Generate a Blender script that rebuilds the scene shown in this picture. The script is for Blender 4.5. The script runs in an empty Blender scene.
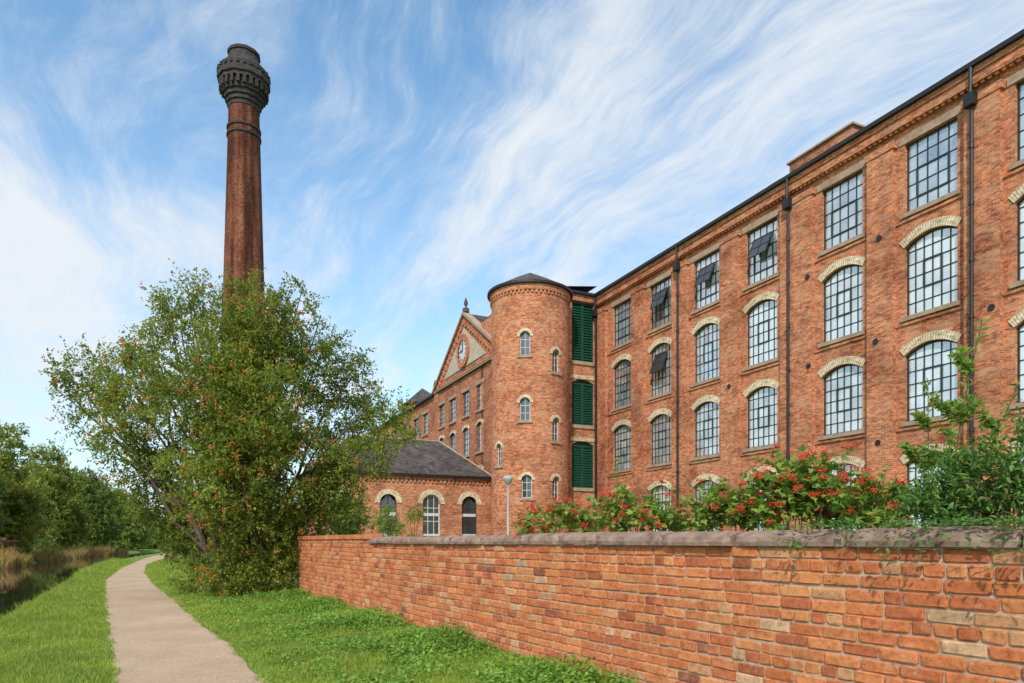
import bpy, math, random
import numpy as np
from mathutils import Vector
random.seed(7); rng=np.random.default_rng(7)
S=bpy.context.scene; C=S.collection
CAMZ=1.6; F=683.; HZ=542.
def at(px,py,Y): return Vector(((px-512)/F*Y, Y, CAMZ+(HZ-py)/F*Y))

# ------------------------------------------------------------------ materials
def nm(name):
    m=bpy.data.materials.new(name); m.use_nodes=True
    nt=m.node_tree; b=nt.nodes['Principled BSDF']
    return m,nt,b
def N(nt,t,**k):
    n=nt.nodes.new(t)
    for a,v in k.items(): setattr(n,a,v)
    return n
def L(nt,a,b): nt.links.new(a,b)
def ramp(nt,stops):
    r=N(nt,'ShaderNodeValToRGB'); cr=r.color_ramp
    while len(cr.elements)<len(stops): cr.elements.new(.5)
    for e,(p,c) in zip(cr.elements,stops):
        e.position=p; e.color=(*c,1) if len(c)==3 else c
    return r
def noise(nt,vec,scale,detail=4,rough=.55):
    n=N(nt,'ShaderNodeTexNoise'); n.inputs['Scale'].default_value=scale
    n.inputs['Detail'].default_value=detail; n.inputs['Roughness'].default_value=rough
    if vec is not None: L(nt,vec,n.inputs['Vector'])
    return n
def mixc(nt,mode,fac,a,b):
    m=N(nt,'ShaderNodeMix',data_type='RGBA',blend_type=mode)
    for k,v in ((0,fac),(6,a),(7,b)):
        if isinstance(v,(int,float)): m.inputs[k].default_value=v
        elif isinstance(v,tuple): m.inputs[k].default_value=(*v,1)
        else: L(nt,v,m.inputs[k])
    return m.outputs[2]
def bump(nt,b,h,strength,dist):
    bp=N(nt,'ShaderNodeBump'); bp.inputs['Strength'].default_value=strength; bp.inputs['Distance'].default_value=dist
    L(nt,h,bp.inputs['Height']); L(nt,bp.outputs[0],b.inputs['Normal'])
def brick_mat(name,c1,c2,mortar,stain=(.54,.44,.41),bw=.225,bh=.075,ms=.008,soot=None,stain_amt=.95,buff=.55):
    m,nt,b=nm(name)
    uv=N(nt,'ShaderNodeUVMap').outputs[0]
    br=N(nt,'ShaderNodeTexBrick'); L(nt,uv,br.inputs['Vector'])
    br.inputs['Scale'].default_value=1; br.inputs['Brick Width'].default_value=bw; br.inputs['Row Height'].default_value=bh
    br.inputs['Mortar Size'].default_value=ms; br.inputs['Mortar Smooth'].default_value=.2
    br.inputs['Color1'].default_value=(*c1,1); br.inputs['Color2'].default_value=(*c2,1); br.inputs['Mortar'].default_value=(*mortar,1)
    tc=N(nt,'ShaderNodeTexCoord').outputs['Object']
    n1=noise(nt,tc,.4,7,.7); r1=ramp(nt,[(.36,stain),(.54,(1,1,1))]); L(nt,n1.outputs[0],r1.inputs[0])
    mq=N(nt,'ShaderNodeMapping'); mq.inputs['Scale'].default_value=(3.2,9.,1); L(nt,uv,mq.inputs['Vector'])
    n2=noise(nt,mq.outputs[0],1.,5,.75); r2=ramp(nt,[(.33,(.42,.36,.34)),(.5,(1,1,1)),(.67,(1.55,1.46,1.38))]); L(nt,n2.outputs[0],r2.inputs[0])
    c=mixc(nt,'MULTIPLY',stain_amt,br.outputs[0],r1.outputs[0]); c=mixc(nt,'MULTIPLY',1.,c,r2.outputs[0])
    mb_=N(nt,'ShaderNodeMapping'); mb_.inputs['Scale'].default_value=(.6,1.7,1); L(nt,uv,mb_.inputs['Vector'])
    n4=noise(nt,mb_.outputs[0],1.,9,.8); r4=ramp(nt,[(.48,(0,0,0)),(.64,(1,1,1))]); L(nt,n4.outputs[0],r4.inputs[0])
    f=N(nt,'ShaderNodeMath',operation='MULTIPLY'); L(nt,r4.outputs[0],f.inputs[0]); f.inputs[1].default_value=buff
    c=mixc(nt,'MIX',f.outputs[0],c,(.68,.40,.24))
    if soot:
        mp=N(nt,'ShaderNodeMapping'); mp.inputs['Scale'].default_value=(1.3,1.3,.06); L(nt,tc,mp.inputs['Vector'])
        n3=noise(nt,mp.outputs[0],1.,6,.65); r3=ramp(nt,[(.42,soot),(.64,(1,1,1))]); L(nt,n3.outputs[0],r3.inputs[0])
        c=mixc(nt,'MULTIPLY',.95,c,r3.outputs[0])
    L(nt,c,b.inputs['Base Color']); b.inputs['Roughness'].default_value=.9
    b.inputs['Specular IOR Level'].default_value=.2
    inv=N(nt,'ShaderNodeMath',operation='SUBTRACT'); inv.inputs[0].default_value=1; L(nt,br.outputs['Fac'],inv.inputs[1])
    bump(nt,b,inv.outputs[0],.6,.012)
    return m
def rough_mat(name,c1,c2,scale=5,rough=.85,bmp=.3,dist=.02,spec=.3,coord='Object',detail=6):
    m,nt,b=nm(name); tc=N(nt,'ShaderNodeTexCoord').outputs[coord]
    n=noise(nt,tc,scale,detail,.65); r=ramp(nt,[(.32,c1),(.68,c2)]); L(nt,n.outputs[0],r.inputs[0])
    L(nt,r.outputs[0],b.inputs['Base Color']); b.inputs['Roughness'].default_value=rough; b.inputs['Specular IOR Level'].default_value=spec
    n2=noise(nt,tc,scale*6,4,.6); bump(nt,b,n2.outputs[0],bmp,dist)
    return m
def leaf_mat(name,cols,trans=.45,nscale=.8,dark=.68):
    m,nt,b=nm(name); g=N(nt,'ShaderNodeNewGeometry')
    k=len(cols); r=ramp(nt,[(i/(k-1),c) for i,c in enumerate(cols)]); L(nt,g.outputs['Random Per Island'],r.inputs[0])
    tc=N(nt,'ShaderNodeTexCoord').outputs['Object']; n=noise(nt,tc,nscale,3); r2=ramp(nt,[(.35,(dark,dark*1.05,dark)),(.65,(1.2,1.15,1.))]); L(nt,n.outputs[0],r2.inputs[0])
    c=mixc(nt,'MULTIPLY',1.,r.outputs[0],r2.outputs[0])
    L(nt,c,b.inputs['Base Color']); b.inputs['Roughness'].default_value=.5; b.inputs['Specular IOR Level'].default_value=.25
    t=N(nt,'ShaderNodeBsdfTranslucent'); L(nt,c,t.inputs[0]); mx=N(nt,'ShaderNodeMixShader'); mx.inputs[0].default_value=trans
    L(nt,b.outputs[0],mx.inputs[1]); L(nt,t.outputs[0],mx.inputs[2]); L(nt,mx.outputs[0],nt.nodes['Material Output'].inputs[0])
    return m
def glass_mat(name,lo,hi,refl):
    m,nt,b=nm(name); oi=N(nt,'ShaderNodeObjectInfo'); g=N(nt,'ShaderNodeNewGeometry')
    tc=N(nt,'ShaderNodeTexCoord').outputs['Object']; n=noise(nt,tc,.9,3,.5)
    a=N(nt,'ShaderNodeMath',operation='MULTIPLY_ADD'); L(nt,oi.outputs['Random'],a.inputs[0]); a.inputs[1].default_value=.45
    L(nt,n.outputs[0],a.inputs[2])
    a2=N(nt,'ShaderNodeMath',operation='MULTIPLY_ADD'); L(nt,g.outputs['Random Per Island'],a2.inputs[0]); a2.inputs[1].default_value=.28; L(nt,a.outputs[0],a2.inputs[2])
    r=ramp(nt,[(.42,lo),(1.,hi)]); L(nt,a2.outputs[0],r.inputs[0]); L(nt,r.outputs[0],b.inputs['Base Color'])
    b.inputs['Roughness'].default_value=.4
    gl=N(nt,'ShaderNodeBsdfGlossy'); gl.inputs['Roughness'].default_value=.03; gl.inputs['Color'].default_value=(.84,.89,.92,1)
    n2=noise(nt,tc,2.5,2); bp=N(nt,'ShaderNodeBump'); bp.inputs['Strength'].default_value=.25; bp.inputs['Distance'].default_value=.06
    L(nt,n2.outputs[0],bp.inputs['Height']); L(nt,bp.outputs[0],gl.inputs['Normal'])
    mx=N(nt,'ShaderNodeMixShader'); mx.inputs[0].default_value=refl
    L(nt,b.outputs[0],mx.inputs[1]); L(nt,gl.outputs[0],mx.inputs[2]); L(nt,mx.outputs[0],nt.nodes['Material Output'].inputs[0])
    return m
M={}
M['brick']=brick_mat('mill_brick',(.72,.225,.085),(.34,.098,.048),(.54,.38,.27))
M['brick2']=brick_mat('gable_brick',(.62,.20,.08),(.32,.098,.048),(.48,.34,.25),buff=.35)
M['chim']=brick_mat('chimney_brick',(.40,.115,.048),(.17,.058,.033),(.24,.15,.11),soot=(.24,.21,.21),buff=.12)
M['blackbrick']=brick_mat('blue_brick',(.060,.054,.056),(.026,.024,.028),(.12,.105,.10),stain=(.6,.6,.6),buff=.05)
M['cream']=brick_mat('cream_brick',(.82,.70,.49),(.62,.50,.34),(.36,.27,.19),stain=(.78,.74,.7),bw=.085,bh=.32,ms=.010,buff=.1)
M['stone']=rough_mat('buff_stone',(.30,.20,.14),(.46,.34,.24),3)
M['palestone']=rough_mat('pale_stone',(.42,.34,.26),(.60,.50,.40),3)
M['slate']=brick_mat('slate',(.12,.105,.105),(.065,.06,.065),(.03,.03,.03),stain=(.7,.68,.6),bw=.3,bh=.22,ms=.012,buff=.1)
M['iron']=rough_mat('black_iron',(.012,.012,.014),(.025,.025,.027),8,.5,.1,.005,.4)
M['frame']=rough_mat('dark_window_paint',(.022,.024,.026),(.04,.042,.045),9,.5,.05,.003,.4)
M['white']=rough_mat('white_paint',(.50,.50,.48),(.70,.70,.68),6,.5,.05,.003,.4)
M['green']=rough_mat('green_paint',(.006,.050,.030),(.012,.080,.048),6,.55,.1,.003,.35)
M['glass']=glass_mat('window_glass',(.06,.075,.08),(.50,.57,.58),.46)
M['glassb']=glass_mat('blind_glass',(.24,.28,.29),(.82,.87,.85),.38)
M['glassd']=glass_mat('dark_glass',(.012,.014,.016),(.05,.058,.062),.08)
M['bark']=rough_mat('bark',(.06,.045,.032),(.16,.125,.095),9,.9,.6,.02)
M['coping']=rough_mat('coping_stone',(.155,.092,.068),(.40,.27,.205),6,.9,.5,.010)
M['mortar']=rough_mat('mortar',(.38,.25,.165),(.60,.44,.32),14,.95,.7,.01)
M['steel']=rough_mat('lamp_steel',(.35,.36,.36),(.45,.46,.46),5,.45,.05,.002)
M['timber']=rough_mat('red_timber',(.16,.05,.035),(.26,.09,.06),6)
M['berry']=rough_mat('red_berry',(.60,.014,.012),(.75,.04,.025),30,.3,.0,.001,.5)
M['rowan']=leaf_mat('tree_leaf',[(.14,.205,.036),(.20,.285,.05),(.26,.35,.06),(.33,.39,.075),(.44,.36,.08)],.5,.5,.72)
M['rowanb']=rough_mat('orange_fruit',(.56,.13,.03),(.66,.20,.05),20)
M['far1']=leaf_mat('far_leaf_olive',[(.25,.32,.06),(.34,.40,.085),(.43,.45,.12)],.5,.35)
M['far2']=leaf_mat('far_leaf_dark',[(.15,.24,.055),(.22,.32,.075),(.30,.37,.10)],.5,.35)
M['far3']=leaf_mat('far_leaf_light',[(.24,.34,.07),(.34,.43,.095),(.40,.46,.12)],.5,.35)
M['shrub']=leaf_mat('shrub_leaf',[(.14,.26,.04),(.20,.35,.06),(.26,.42,.08),(.33,.45,.10),(.34,.20,.06)],.45,2.5,.78)
M['shrubd']=leaf_mat('dark_shrub_leaf',[(.09,.20,.055),(.15,.28,.07),(.22,.36,.085)],.42,2.5,.72)
M['weed']=leaf_mat('weed_leaf',[(.17,.31,.045),(.24,.42,.07),(.32,.49,.09)],.4,1.5,.78)
M['blade']=leaf_mat('grass_blade',[(.20,.31,.038),(.27,.40,.052),(.34,.45,.07),(.44,.42,.13)],.38,.9,.80)
M['reed']=leaf_mat('reed_leaf',[(.52,.26,.11),(.56,.36,.16),(.44,.24,.10),(.20,.27,.07),(.24,.32,.08)],.35,.6)

# ------------------------------------------------------------------ mesh builder
def worldloc(o):
    v=Vector((0,0,0))
    while o is not None: v+=o.location; o=o.parent
    return v
class MB:
    def __init__(s): s.v=[];s.f=[];s.uv=[];s.col=[]
    def face(s,pts,uv=None,col=None):
        pts=[Vector(p) for p in pts]; i=len(s.v); s.v+=pts; s.f.append(tuple(range(i,i+len(pts))))
        if uv is None:
            n=(pts[1]-pts[0]).cross(pts[2]-pts[0])
            if n.length<1e-12 and len(pts)>3: n=(pts[2]-pts[0]).cross(pts[3]-pts[0])
            if n.length>1e-12: n.normalize()
            else: n=Vector((0,0,1))
            if abs(n.z)>.75: uv=[(p.x,p.y) for p in pts]
            else:
                t=Vector((-n.y,n.x,0)); t.normalize(); w=max(math.sqrt(1-n.z*n.z),.2)
                uv=[(p.dot(t),p.z/w) for p in pts]
        s.uv+=uv; s.col+=[col or (1,1,1,1)]*len(pts)
    def box(s,fn,a0,a1,z0,z1,d0,d1,step=None):
        k=1 if not step else max(1,int(math.ceil(abs(a1-a0)/step)))
        for i in range(k):
            a=a0+(a1-a0)*i/k; b=a0+(a1-a0)*(i+1)/k
            c=lambda x,z,d: fn(x,z,d)
            s.face([c(a,z0,d1),c(b,z0,d1),c(b,z1,d1),c(a,z1,d1)],[(a,z0),(b,z0),(b,z1),(a,z1)])
            s.face([c(a,z0,d0),c(b,z0,d0),c(b,z1,d0),c(a,z1,d0)],[(a,z0),(b,z0),(b,z1),(a,z1)])
            s.face([c(a,z1,d0),c(b,z1,d0),c(b,z1,d1),c(a,z1,d1)],[(a,d0),(b,d0),(b,d1),(a,d1)])
            s.face([c(a,z0,d0),c(b,z0,d0),c(b,z0,d1),c(a,z0,d1)],[(a,d0),(b,d0),(b,d1),(a,d1)])
        for a in (a0,a1):
            s.face([fn(a,z0,d0),fn(a,z0,d1),fn(a,z1,d1),fn(a,z1,d0)],[(d0,z0),(d1,z0),(d1,z1),(d0,z1)])
    def tube(s,pts,rad,n=7,cap=False):
        pts=[Vector(p) for p in pts]; base=len(s.v); up=None
        for i,p in enumerate(pts):
            t=(pts[min(i+1,len(pts)-1)]-pts[max(i-1,0)]).normalized()
            a=t.cross(Vector((0,0,1)) if abs(t.z)<.9 else Vector((1,0,0))).normalized(); b=t.cross(a)
            if up is not None and a.dot(up)<0: a=-a; b=-b
            up=a
            for k in range(n):
                q=2*math.pi*k/n; s.v.append(p+(a*math.cos(q)+b*math.sin(q))*rad[i])
        for i in range(len(pts)-1):
            for k in range(n):
                k2=(k+1)%n; s.f.append((base+i*n+k,base+i*n+k2,base+(i+1)*n+k2,base+(i+1)*n+k))
                s.uv+=[(k*.1,i*.3),(k*.1+.1,i*.3),(k*.1+.1,i*.3+.3),(k*.1,i*.3+.3)]; s.col+=[(1,1,1,1)]*4
        if cap:
            for i in (0,len(pts)-1):
                s.f.append(tuple(base+i*n+k for k in range(n))); s.uv+=[(0,0)]*n; s.col+=[(1,1,1,1)]*n
    def lathe(s,cx,cy,prof,n=48,uvs=True):
        base=len(s.v)
        for r,z in prof:
            for k in range(n):
                q=2*math.pi*k/n; s.v.append(Vector((cx+r*math.cos(q),cy+r*math.sin(q),z)))
        l=0
        for i in range(len(prof)-1):
            l2=l+math.hypot(prof[i+1][0]-prof[i][0],prof[i+1][1]-prof[i][1]); R=prof[0][0]
            for k in range(n):
                k2=(k+1)%n; s.f.append((base+i*n+k,base+i*n+k2,base+(i+1)*n+k2,base+(i+1)*n+k))
                u0=k/n*2*math.pi*R; u1=(k+1)/n*2*math.pi*R
                s.uv+=[(u0,l),(u1,l),(u1,l2),(u0,l2)]; s.col+=[(1,1,1,1)]*4
            l=l2
    def build(s,name,mat,parent=None,smooth=False,loc=None):
        o0=worldloc(parent) if parent is not None else Vector(loc or (0,0,0))
        me=bpy.data.meshes.new(name); me.from_pydata([tuple(v-o0) for v in s.v],[],s.f)
        ul=me.uv_layers.new(name='UVMap'); ul.data.foreach_set('uv',np.array(s.uv,dtype=np.float32).ravel())
        ca=me.color_attributes.new('Col','FLOAT_COLOR','CORNER'); ca.data.foreach_set('color',np.array(s.col,dtype=np.float32).ravel())
        me.materials.append(mat)
        if smooth: me.polygons.foreach_set('use_smooth',[True]*len(me.polygons))
        me.update(); o=bpy.data.objects.new(name,me); C.objects.link(o)
        if parent is not None: o.parent=parent
        else: o.location=o0
        return o
def mesh_np(name,V,Fa,mat,parent=None,smooth=False):
    o0=np.array(worldloc(parent)) if parent is not None else np.zeros(3)
    V=(V-o0).astype(np.float32); me=bpy.data.meshes.new(name); k=Fa.shape[1]
    me.vertices.add(len(V)); me.vertices.foreach_set('co',V.ravel())
    me.loops.add(Fa.size); me.loops.foreach_set('vertex_index',Fa.astype(np.int32).ravel())
    me.polygons.add(len(Fa)); me.polygons.foreach_set('loop_start',np.arange(0,Fa.size,k,dtype=np.int32))
    me.polygons.foreach_set('loop_total',np.full(len(Fa),k,dtype=np.int32))
    if smooth: me.polygons.foreach_set('use_smooth',np.ones(len(Fa),dtype=bool))
    me.update(calc_edges=True); me.validate(); me.materials.append(mat)
    o=bpy.data.objects.new(name,me); C.objects.link(o)
    if parent is not None: o.parent=parent
    return o
def tag(o,label=None,cat=None,group=None,kind=None):
    if label: o['label']=label
    if cat: o['category']=cat
    if group: o['group']=group
    if kind: o['kind']=kind
    return o
def thing(name,loc,label,cat,group=None):
    o=bpy.data.objects.new(name,None); o.empty_display_size=.3; C.objects.link(o); o.location=loc; return tag(o,label,cat,group)

# ------------------------------------------------------------------ leaves
def unit(a): return a/np.maximum(np.linalg.norm(a,axis=1,keepdims=True),1e-9)
T_DIA=(np.array([(0,0,0),(.5,.28,.07),(1,0,-.04),(.5,-.28,.07)]),np.array([(0,1,2),(0,2,3)]))
T_LONG=(np.array([(0,0,0),(.35,.2,.05),(.75,.13,.03),(1,0,-.08),(.75,-.13,.03),(.35,-.2,.05)]),np.array([(0,1,2),(0,2,3),(0,3,4),(0,4,5)]))
T_LOBE=(np.array([(0,0,0),(.1,.3,.05),(.45,.55,.05),(.5,.25,.02),(1,0,-.08),(.5,-.25,.02),(.45,-.55,.05),(.1,-.3,.05)]),np.array([(0,1,2),(0,2,3),(0,3,4),(0,4,5),(0,5,6),(0,6,7)]))
def leaves(name,P,D,size,tm,mat,parent=None,up=.5):
    n=len(P); D=unit(D); R=rng.normal(size=(n,3)); R[:,2]+=up*3
    A=unit(np.cross(D,R)); B=np.cross(A,D)
    tv,tf=tm; sz=size*rng.uniform(.65,1.25,(n,1,1))
    V=P[:,None,:]+sz*(tv[None,:,0:1]*D[:,None,:]+tv[None,:,1:2]*A[:,None,:]+tv[None,:,2:3]*B[:,None,:])
    k=len(tv); Fa=(tf[None]+ (np.arange(n)*k)[:,None,None]).reshape(-1,3)
    return mesh_np(name,V.reshape(-1,3),Fa,mat,parent)
def sprays(lobes,dens,nspray,nleaf,slen,spread=.8,inner=.5,zmin=.02,flat=1.):
    PP=[];DD=[];tips=[]
    for c,r in lobes:
        c=np.array(c); rr=np.array(r) if hasattr(r,'__len__') else np.array([r,r,r*flat])
        nc=max(3,int(dens*rr.mean()**2))
        d=unit(rng.normal(size=(nc,3))); rad=rng.uniform(inner,1.05,(nc,1))*(1+.12*rng.normal(size=(nc,1)))
        cc=c+d*rad*rr
        cc=np.repeat(cc,nspray,0); dd=np.repeat(d,nspray,0)
        sd=unit(dd*.8+rng.normal(size=dd.shape)*spread+np.array([0,0,.25])); ln=slen*rng.uniform(.5,1.3,(len(cc),1))
        o=cc+rng.normal(size=cc.shape)*.12*slen
        tips.append(o+sd*ln)
        u=np.tile(np.linspace(.1,1,nleaf),len(cc))[:,None]
        p=np.repeat(o,nleaf,0)+np.repeat(sd*ln,nleaf,0)*u+rng.normal(size=(len(u),3))*.05*slen
        ld=np.repeat(sd,nleaf,0)*.6+rng.normal(size=p.shape)*.7+np.array([0,0,-.15])
        p[:,2]=np.where(u[:,0]>.6,p[:,2]-.05*slen,p[:,2])
        k=p[:,2]>zmin; PP.append(p[k]);DD.append(ld[k])
    return np.concatenate(PP),np.concatenate(DD),np.concatenate(tips)
def stems_mesh(base,targets,r0,r1,n=6,wob=.15,seg=6):
    mb=MB()
    for t in targets:
        b=Vector(base)+Vector((random.uniform(-1,1),random.uniform(-1,1),0))*r0; t=Vector(t); pts=[];rad=[]
        mid=b.lerp(t,.45)+Vector((0,0,(t-b).length*.12))
        for i in range(seg+1):
            u=i/seg; p=b.lerp(mid,u).lerp(mid.lerp(t,u),u); k=wob*math.sin(u*math.pi)
            pts.append(p+Vector((random.uniform(-k,k),random.uniform(-k,k),0))); rad.append(r0*(1-u)+r1*u)
        mb.tube(pts,rad,n)
    return mb
def blobs(name,P,r,mat,parent):
    tv=np.array([(1,0,0),(-1,0,0),(0,1,0),(0,-1,0),(0,0,1),(0,0,-1)],float)
    fs=[(0,2,4),(2,1,4),(1,3,4),(3,0,4),(2,0,5),(1,2,5),(3,1,5),(0,3,5)]
    vs=[tuple(v) for v in tv]; out=[]; cache={}
    def mid(a,b):
        k=(min(a,b),max(a,b))
        if k not in cache:
            v=(np.array(vs[a])+np.array(vs[b]))/2; v/=np.linalg.norm(v); vs.append(tuple(v)); cache[k]=len(vs)-1
        return cache[k]
    for a,b,c in fs:
        ab,bc,ca=mid(a,b),mid(b,c),mid(c,a); out+=[(a,ab,ca),(ab,b,bc),(ca,bc,c),(ab,bc,ca)]
    tv=np.array(vs); tf=np.array(out); n=len(P)
    V=P[:,None,:]+tv[None]*r*rng.uniform(.8,1.15,(n,1,1))
    Fa=(tf[None]+(np.arange(n)*len(tv))[:,None,None]).reshape(-1,3)
    return tag(mesh_np(name,V.reshape(-1,3),Fa,mat,parent,True),kind='stuff')

# ------------------------------------------------------------------ openings, walls, windows
def archz(o,s):
    hw=o['w']/2; r=o['rise']
    if r<=0: return o['z1']
    R=(hw*hw+r*r)/(2*r); return o['z1']-R+math.sqrt(max(R*R-(s-o['c'])**2,0))
def OP(c,w,z0,z1,rise=0,**k): return dict(c=c,w=w,z0=z0,z1=z1,rise=rise,**k)
def openwall(mb,fn,s0,s1,z0,z1,ops,depth=.22,step=None):
    ss={s0,s1}
    for o in ops:
        a=o['c']-o['w']/2; b=o['c']+o['w']/2; ss|={a,b}
        if o['rise']>0:
            for i in range(1,10): ss.add(a+(b-a)*i/10)
    ss=sorted(x for x in ss if s0<=x<=s1)
    out=[ss[0]]
    for x in ss[1:]:
        if x-out[-1]<1e-5: continue
        if step and x-out[-1]>step:
            k=int(math.ceil((x-out[-1])/step)); a=out[-1]
            for i in range(1,k): out.append(a+(x-a)*i/k)
        out.append(x)
    for a,b in zip(out[:-1],out[1:]):
        m=(a+b)/2; cur=z0
        for o in sorted([o for o in ops if abs(o['c']-m)<o['w']/2],key=lambda o:o['z0']):
            if o['z0']>cur: mb.face([fn(a,cur,0),fn(b,cur,0),fn(b,o['z0'],0),fn(a,o['z0'],0)],[(a,cur),(b,cur),(b,o['z0']),(a,o['z0'])])
            if o['rise']>0:
                za,zb=archz(o,a),archz(o,b)
                mb.face([fn(a,za,0),fn(b,zb,0),fn(b,o['z1'],0),fn(a,o['z1'],0)],[(a,za),(b,zb),(b,o['z1']),(a,o['z1'])])
            za,zb=archz(o,a),archz(o,b)
            mb.face([fn(a,za,0),fn(b,zb,0),fn(b,zb,-depth),fn(a,za,-depth)],[(a,0),(b,0),(b,depth),(a,depth)])
            mb.face([fn(a,o['z0'],0),fn(b,o['z0'],0),fn(b,o['z0'],-depth),fn(a,o['z0'],-depth)],[(a,0),(b,0),(b,depth),(a,depth)])
            cur=o['z1']
        mb.face([fn(a,cur,0),fn(b,cur,0),fn(b,z1,0),fn(a,z1,0)],[(a,cur),(b,cur),(b,z1),(a,z1)])
    for o in ops:
        for sg in (-1,1):
            a=o['c']+sg*o['w']/2; za=archz(o,a)
            mb.face([fn(a,o['z0'],0),fn(a,za,0),fn(a,za,-depth),fn(a,o['z0'],-depth)],[(0,o['z0']),(0,za),(depth,za),(depth,o['z0'])])
def window(parent,fn,o,cols,rows,fm,gm,inset=.13,bar=.036,fw=.06,arch=.27,sill=True,lintel=False,vent=True,archmat='cream',name='window',opened=False):
    c,w,z0,z1,rise=o['c'],o['w'],o['z0'],o['z1'],o['rise']; hw=w/2; spring=z1-rise
    g=-inset-.035
    mb=MB()
    for sg in (-1,1):
        a=c+sg*hw; b=a-sg*fw; mb.box(fn,min(a,b),max(a,b),z0,spring,g,-inset)
    mb.box(fn,c-hw+fw,c+hw-fw,z0,z0+fw,g,-inset)
    if rise<=0: mb.box(fn,c-hw+fw,c+hw-fw,z1-fw,z1,g,-inset)
    else:
        for i in range(12):
            a=c-hw+w*i/12; b=a+w/12; za,zb=archz(o,a),archz(o,b)
            mb.face([fn(a,za-fw,-inset),fn(b,zb-fw,-inset),fn(b,zb,-inset),fn(a,za,-inset)])
            mb.face([fn(a,za-fw,-inset),fn(b,zb-fw,-inset),fn(b,zb-fw,g),fn(a,za-fw,g)])
    R=(hw*hw+rise*rise)/(2*rise) if rise>0 else 0
    for i in range(1,cols):
        x=c-hw+w*i/cols; mb.box(fn,x-bar/2,x+bar/2,z0+fw,archz(o,x)-fw*.5,g,-inset-.006)
    for j in range(1,rows):
        z=z0+(z1-z0)*j/rows; h=hw
        if z>spring and rise>0: h=min(hw,math.sqrt(max(R*R-(z-(z1-R))**2,0)))
        if h>fw+.02: mb.box(fn,c-h+fw*.6,c+h-fw*.6,z-bar/2,z+bar/2,g,-inset-.009)
    if vent and cols>=5:
        a,b=c-w/cols*(1 if cols%2==0 else 1.5),c+w/cols*(1 if cols%2==0 else 1.5); q0=z0+(z1-z0)*(rows//2-1)/rows; q1=z0+(z1-z0)*(rows//2+1)/rows
        t=.03
        for (u0,u1,v0,v1) in ((a-t,a+t,q0-t,q1+t),(b-t,b+t,q0-t,q1+t),(a+t,b-t,q0-t,q0+t),(a+t,b-t,q1-t,q1+t)):
            mb.box(fn,u0,u1,v0,v1,g,-inset+.012)
    wo=mb.build(name,fm,parent)
    mb=MB()
    for i in range(cols):
        a=c-hw+w*i/cols; b=a+w/cols
        for j in range(rows):
            q0=z0+(z1-z0)*j/rows; q1=z0+(z1-z0)*(j+1)/rows
            ya,yb=min(q1,archz(o,a)),min(q1,archz(o,b))
            if ya<=q0+.01 and yb<=q0+.01: continue
            ya=max(ya,q0); yb=max(yb,q0); t1=random.uniform(0,.008); t2=random.uniform(0,.008)
            mb.face([fn(a,q0,g+t1),fn(b,q0,g+t2),fn(b,yb,g+t2),fn(a,ya,g+t1)])
    mb.build('pane',gm,wo)
    if opened:
        a,b=c-w*.3,c+w*.3; zt_=z0+(z1-z0)*.8; H=(z1-z0)*.4
        fo=lambda x,z,d: fn(x,zt_-(zt_-z)*.92+d*.5,-inset+.03+(zt_-z)*.36+d)
        mb=MB(); t=.05
        for (u0,u1,v0,v1) in ((a,a+t,zt_-H,zt_),(b-t,b,zt_-H,zt_),(a+t,b-t,zt_-H,zt_-H+t),(a+t,b-t,zt_-t,zt_),(c-.02,c+.02,zt_-H+t,zt_-t),(a+t,b-t,zt_-H*.5-.02,zt_-H*.5+.018)):
            mb.box(fo,u0,u1,v0,v1,0,.03)
        sa=mb.build('open_sash',fm,wo)
        mb=MB(); mb.face([fo(a,zt_-H,.012),fo(b,zt_-H,.012),fo(b,zt_,.012),fo(a,zt_,.012)])
        mb.build('sash_pane',M['glassd'],wo)
    if sill:
        mb=MB(); mb.box(fn,c-hw-.12,c+hw+.12,z0-.16,z0-.003,-.1,.11); mb.build('sill',M['stone'],wo)
    if lintel:
        mb=MB(); mb.box(fn,c-hw-.22,c+hw+.22,z1+.003,z1+.28,-.1,.05); mb.build('lintel',M['stone'],wo)
    if rise>0 and arch:
        mb=MB(); cz=z1-R; A=math.asin(min(1,hw/R)); n=14; pr=.045
        for i in range(n):
            t0=-A+2*A*i/n; t1=-A+2*A*(i+1)/n
            P=lambda t,r,d: fn(c+math.sin(t)*r,cz+math.cos(t)*r,d)
            r0,r1=R+.003,R+arch
            mb.face([P(t0,r0,pr),P(t1,r0,pr),P(t1,r1,pr),P(t0,r1,pr)],[(t0*R,.01),(t1*R,.01),(t1*R,.3),(t0*R,.3)])
            for r in (r0,r1): mb.face([P(t0,r,0),P(t1,r,0),P(t1,r,pr),P(t0,r,pr)],[(t0*R,0),(t1*R,0),(t1*R,.1),(t0*R,.1)])
        for t in (-A,A): mb.face([P(t,r0,0),P(t,r1,0),P(t,r1,pr),P(t,r0,pr)],[(0,.01),(.08,.01),(.08,.3),(0,.3)])
        mb.build('brick_arch',M[archmat],wo)
    return wo

# ------------------------------------------------------------------ frames of the mill
dv=Vector((-320,683,0)).normalized(); nv=Vector((-dv.y,dv.x,0))
P0=Vector((15.0,24.5,0))
def fnM(s,z,o): return P0+dv*s+nv*o+Vector((0,0,z))
def fnL(t,z,o): return P0+dv*(22.2-o)+nv*t+Vector((0,0,z))
def fnW(s,z,o): return P0+dv*s+nv*(5+o)+Vector((0,0,z))
def fnB(t,z,o): return P0+dv*(28.2-o)+nv*t+Vector((0,0,z))

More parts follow.
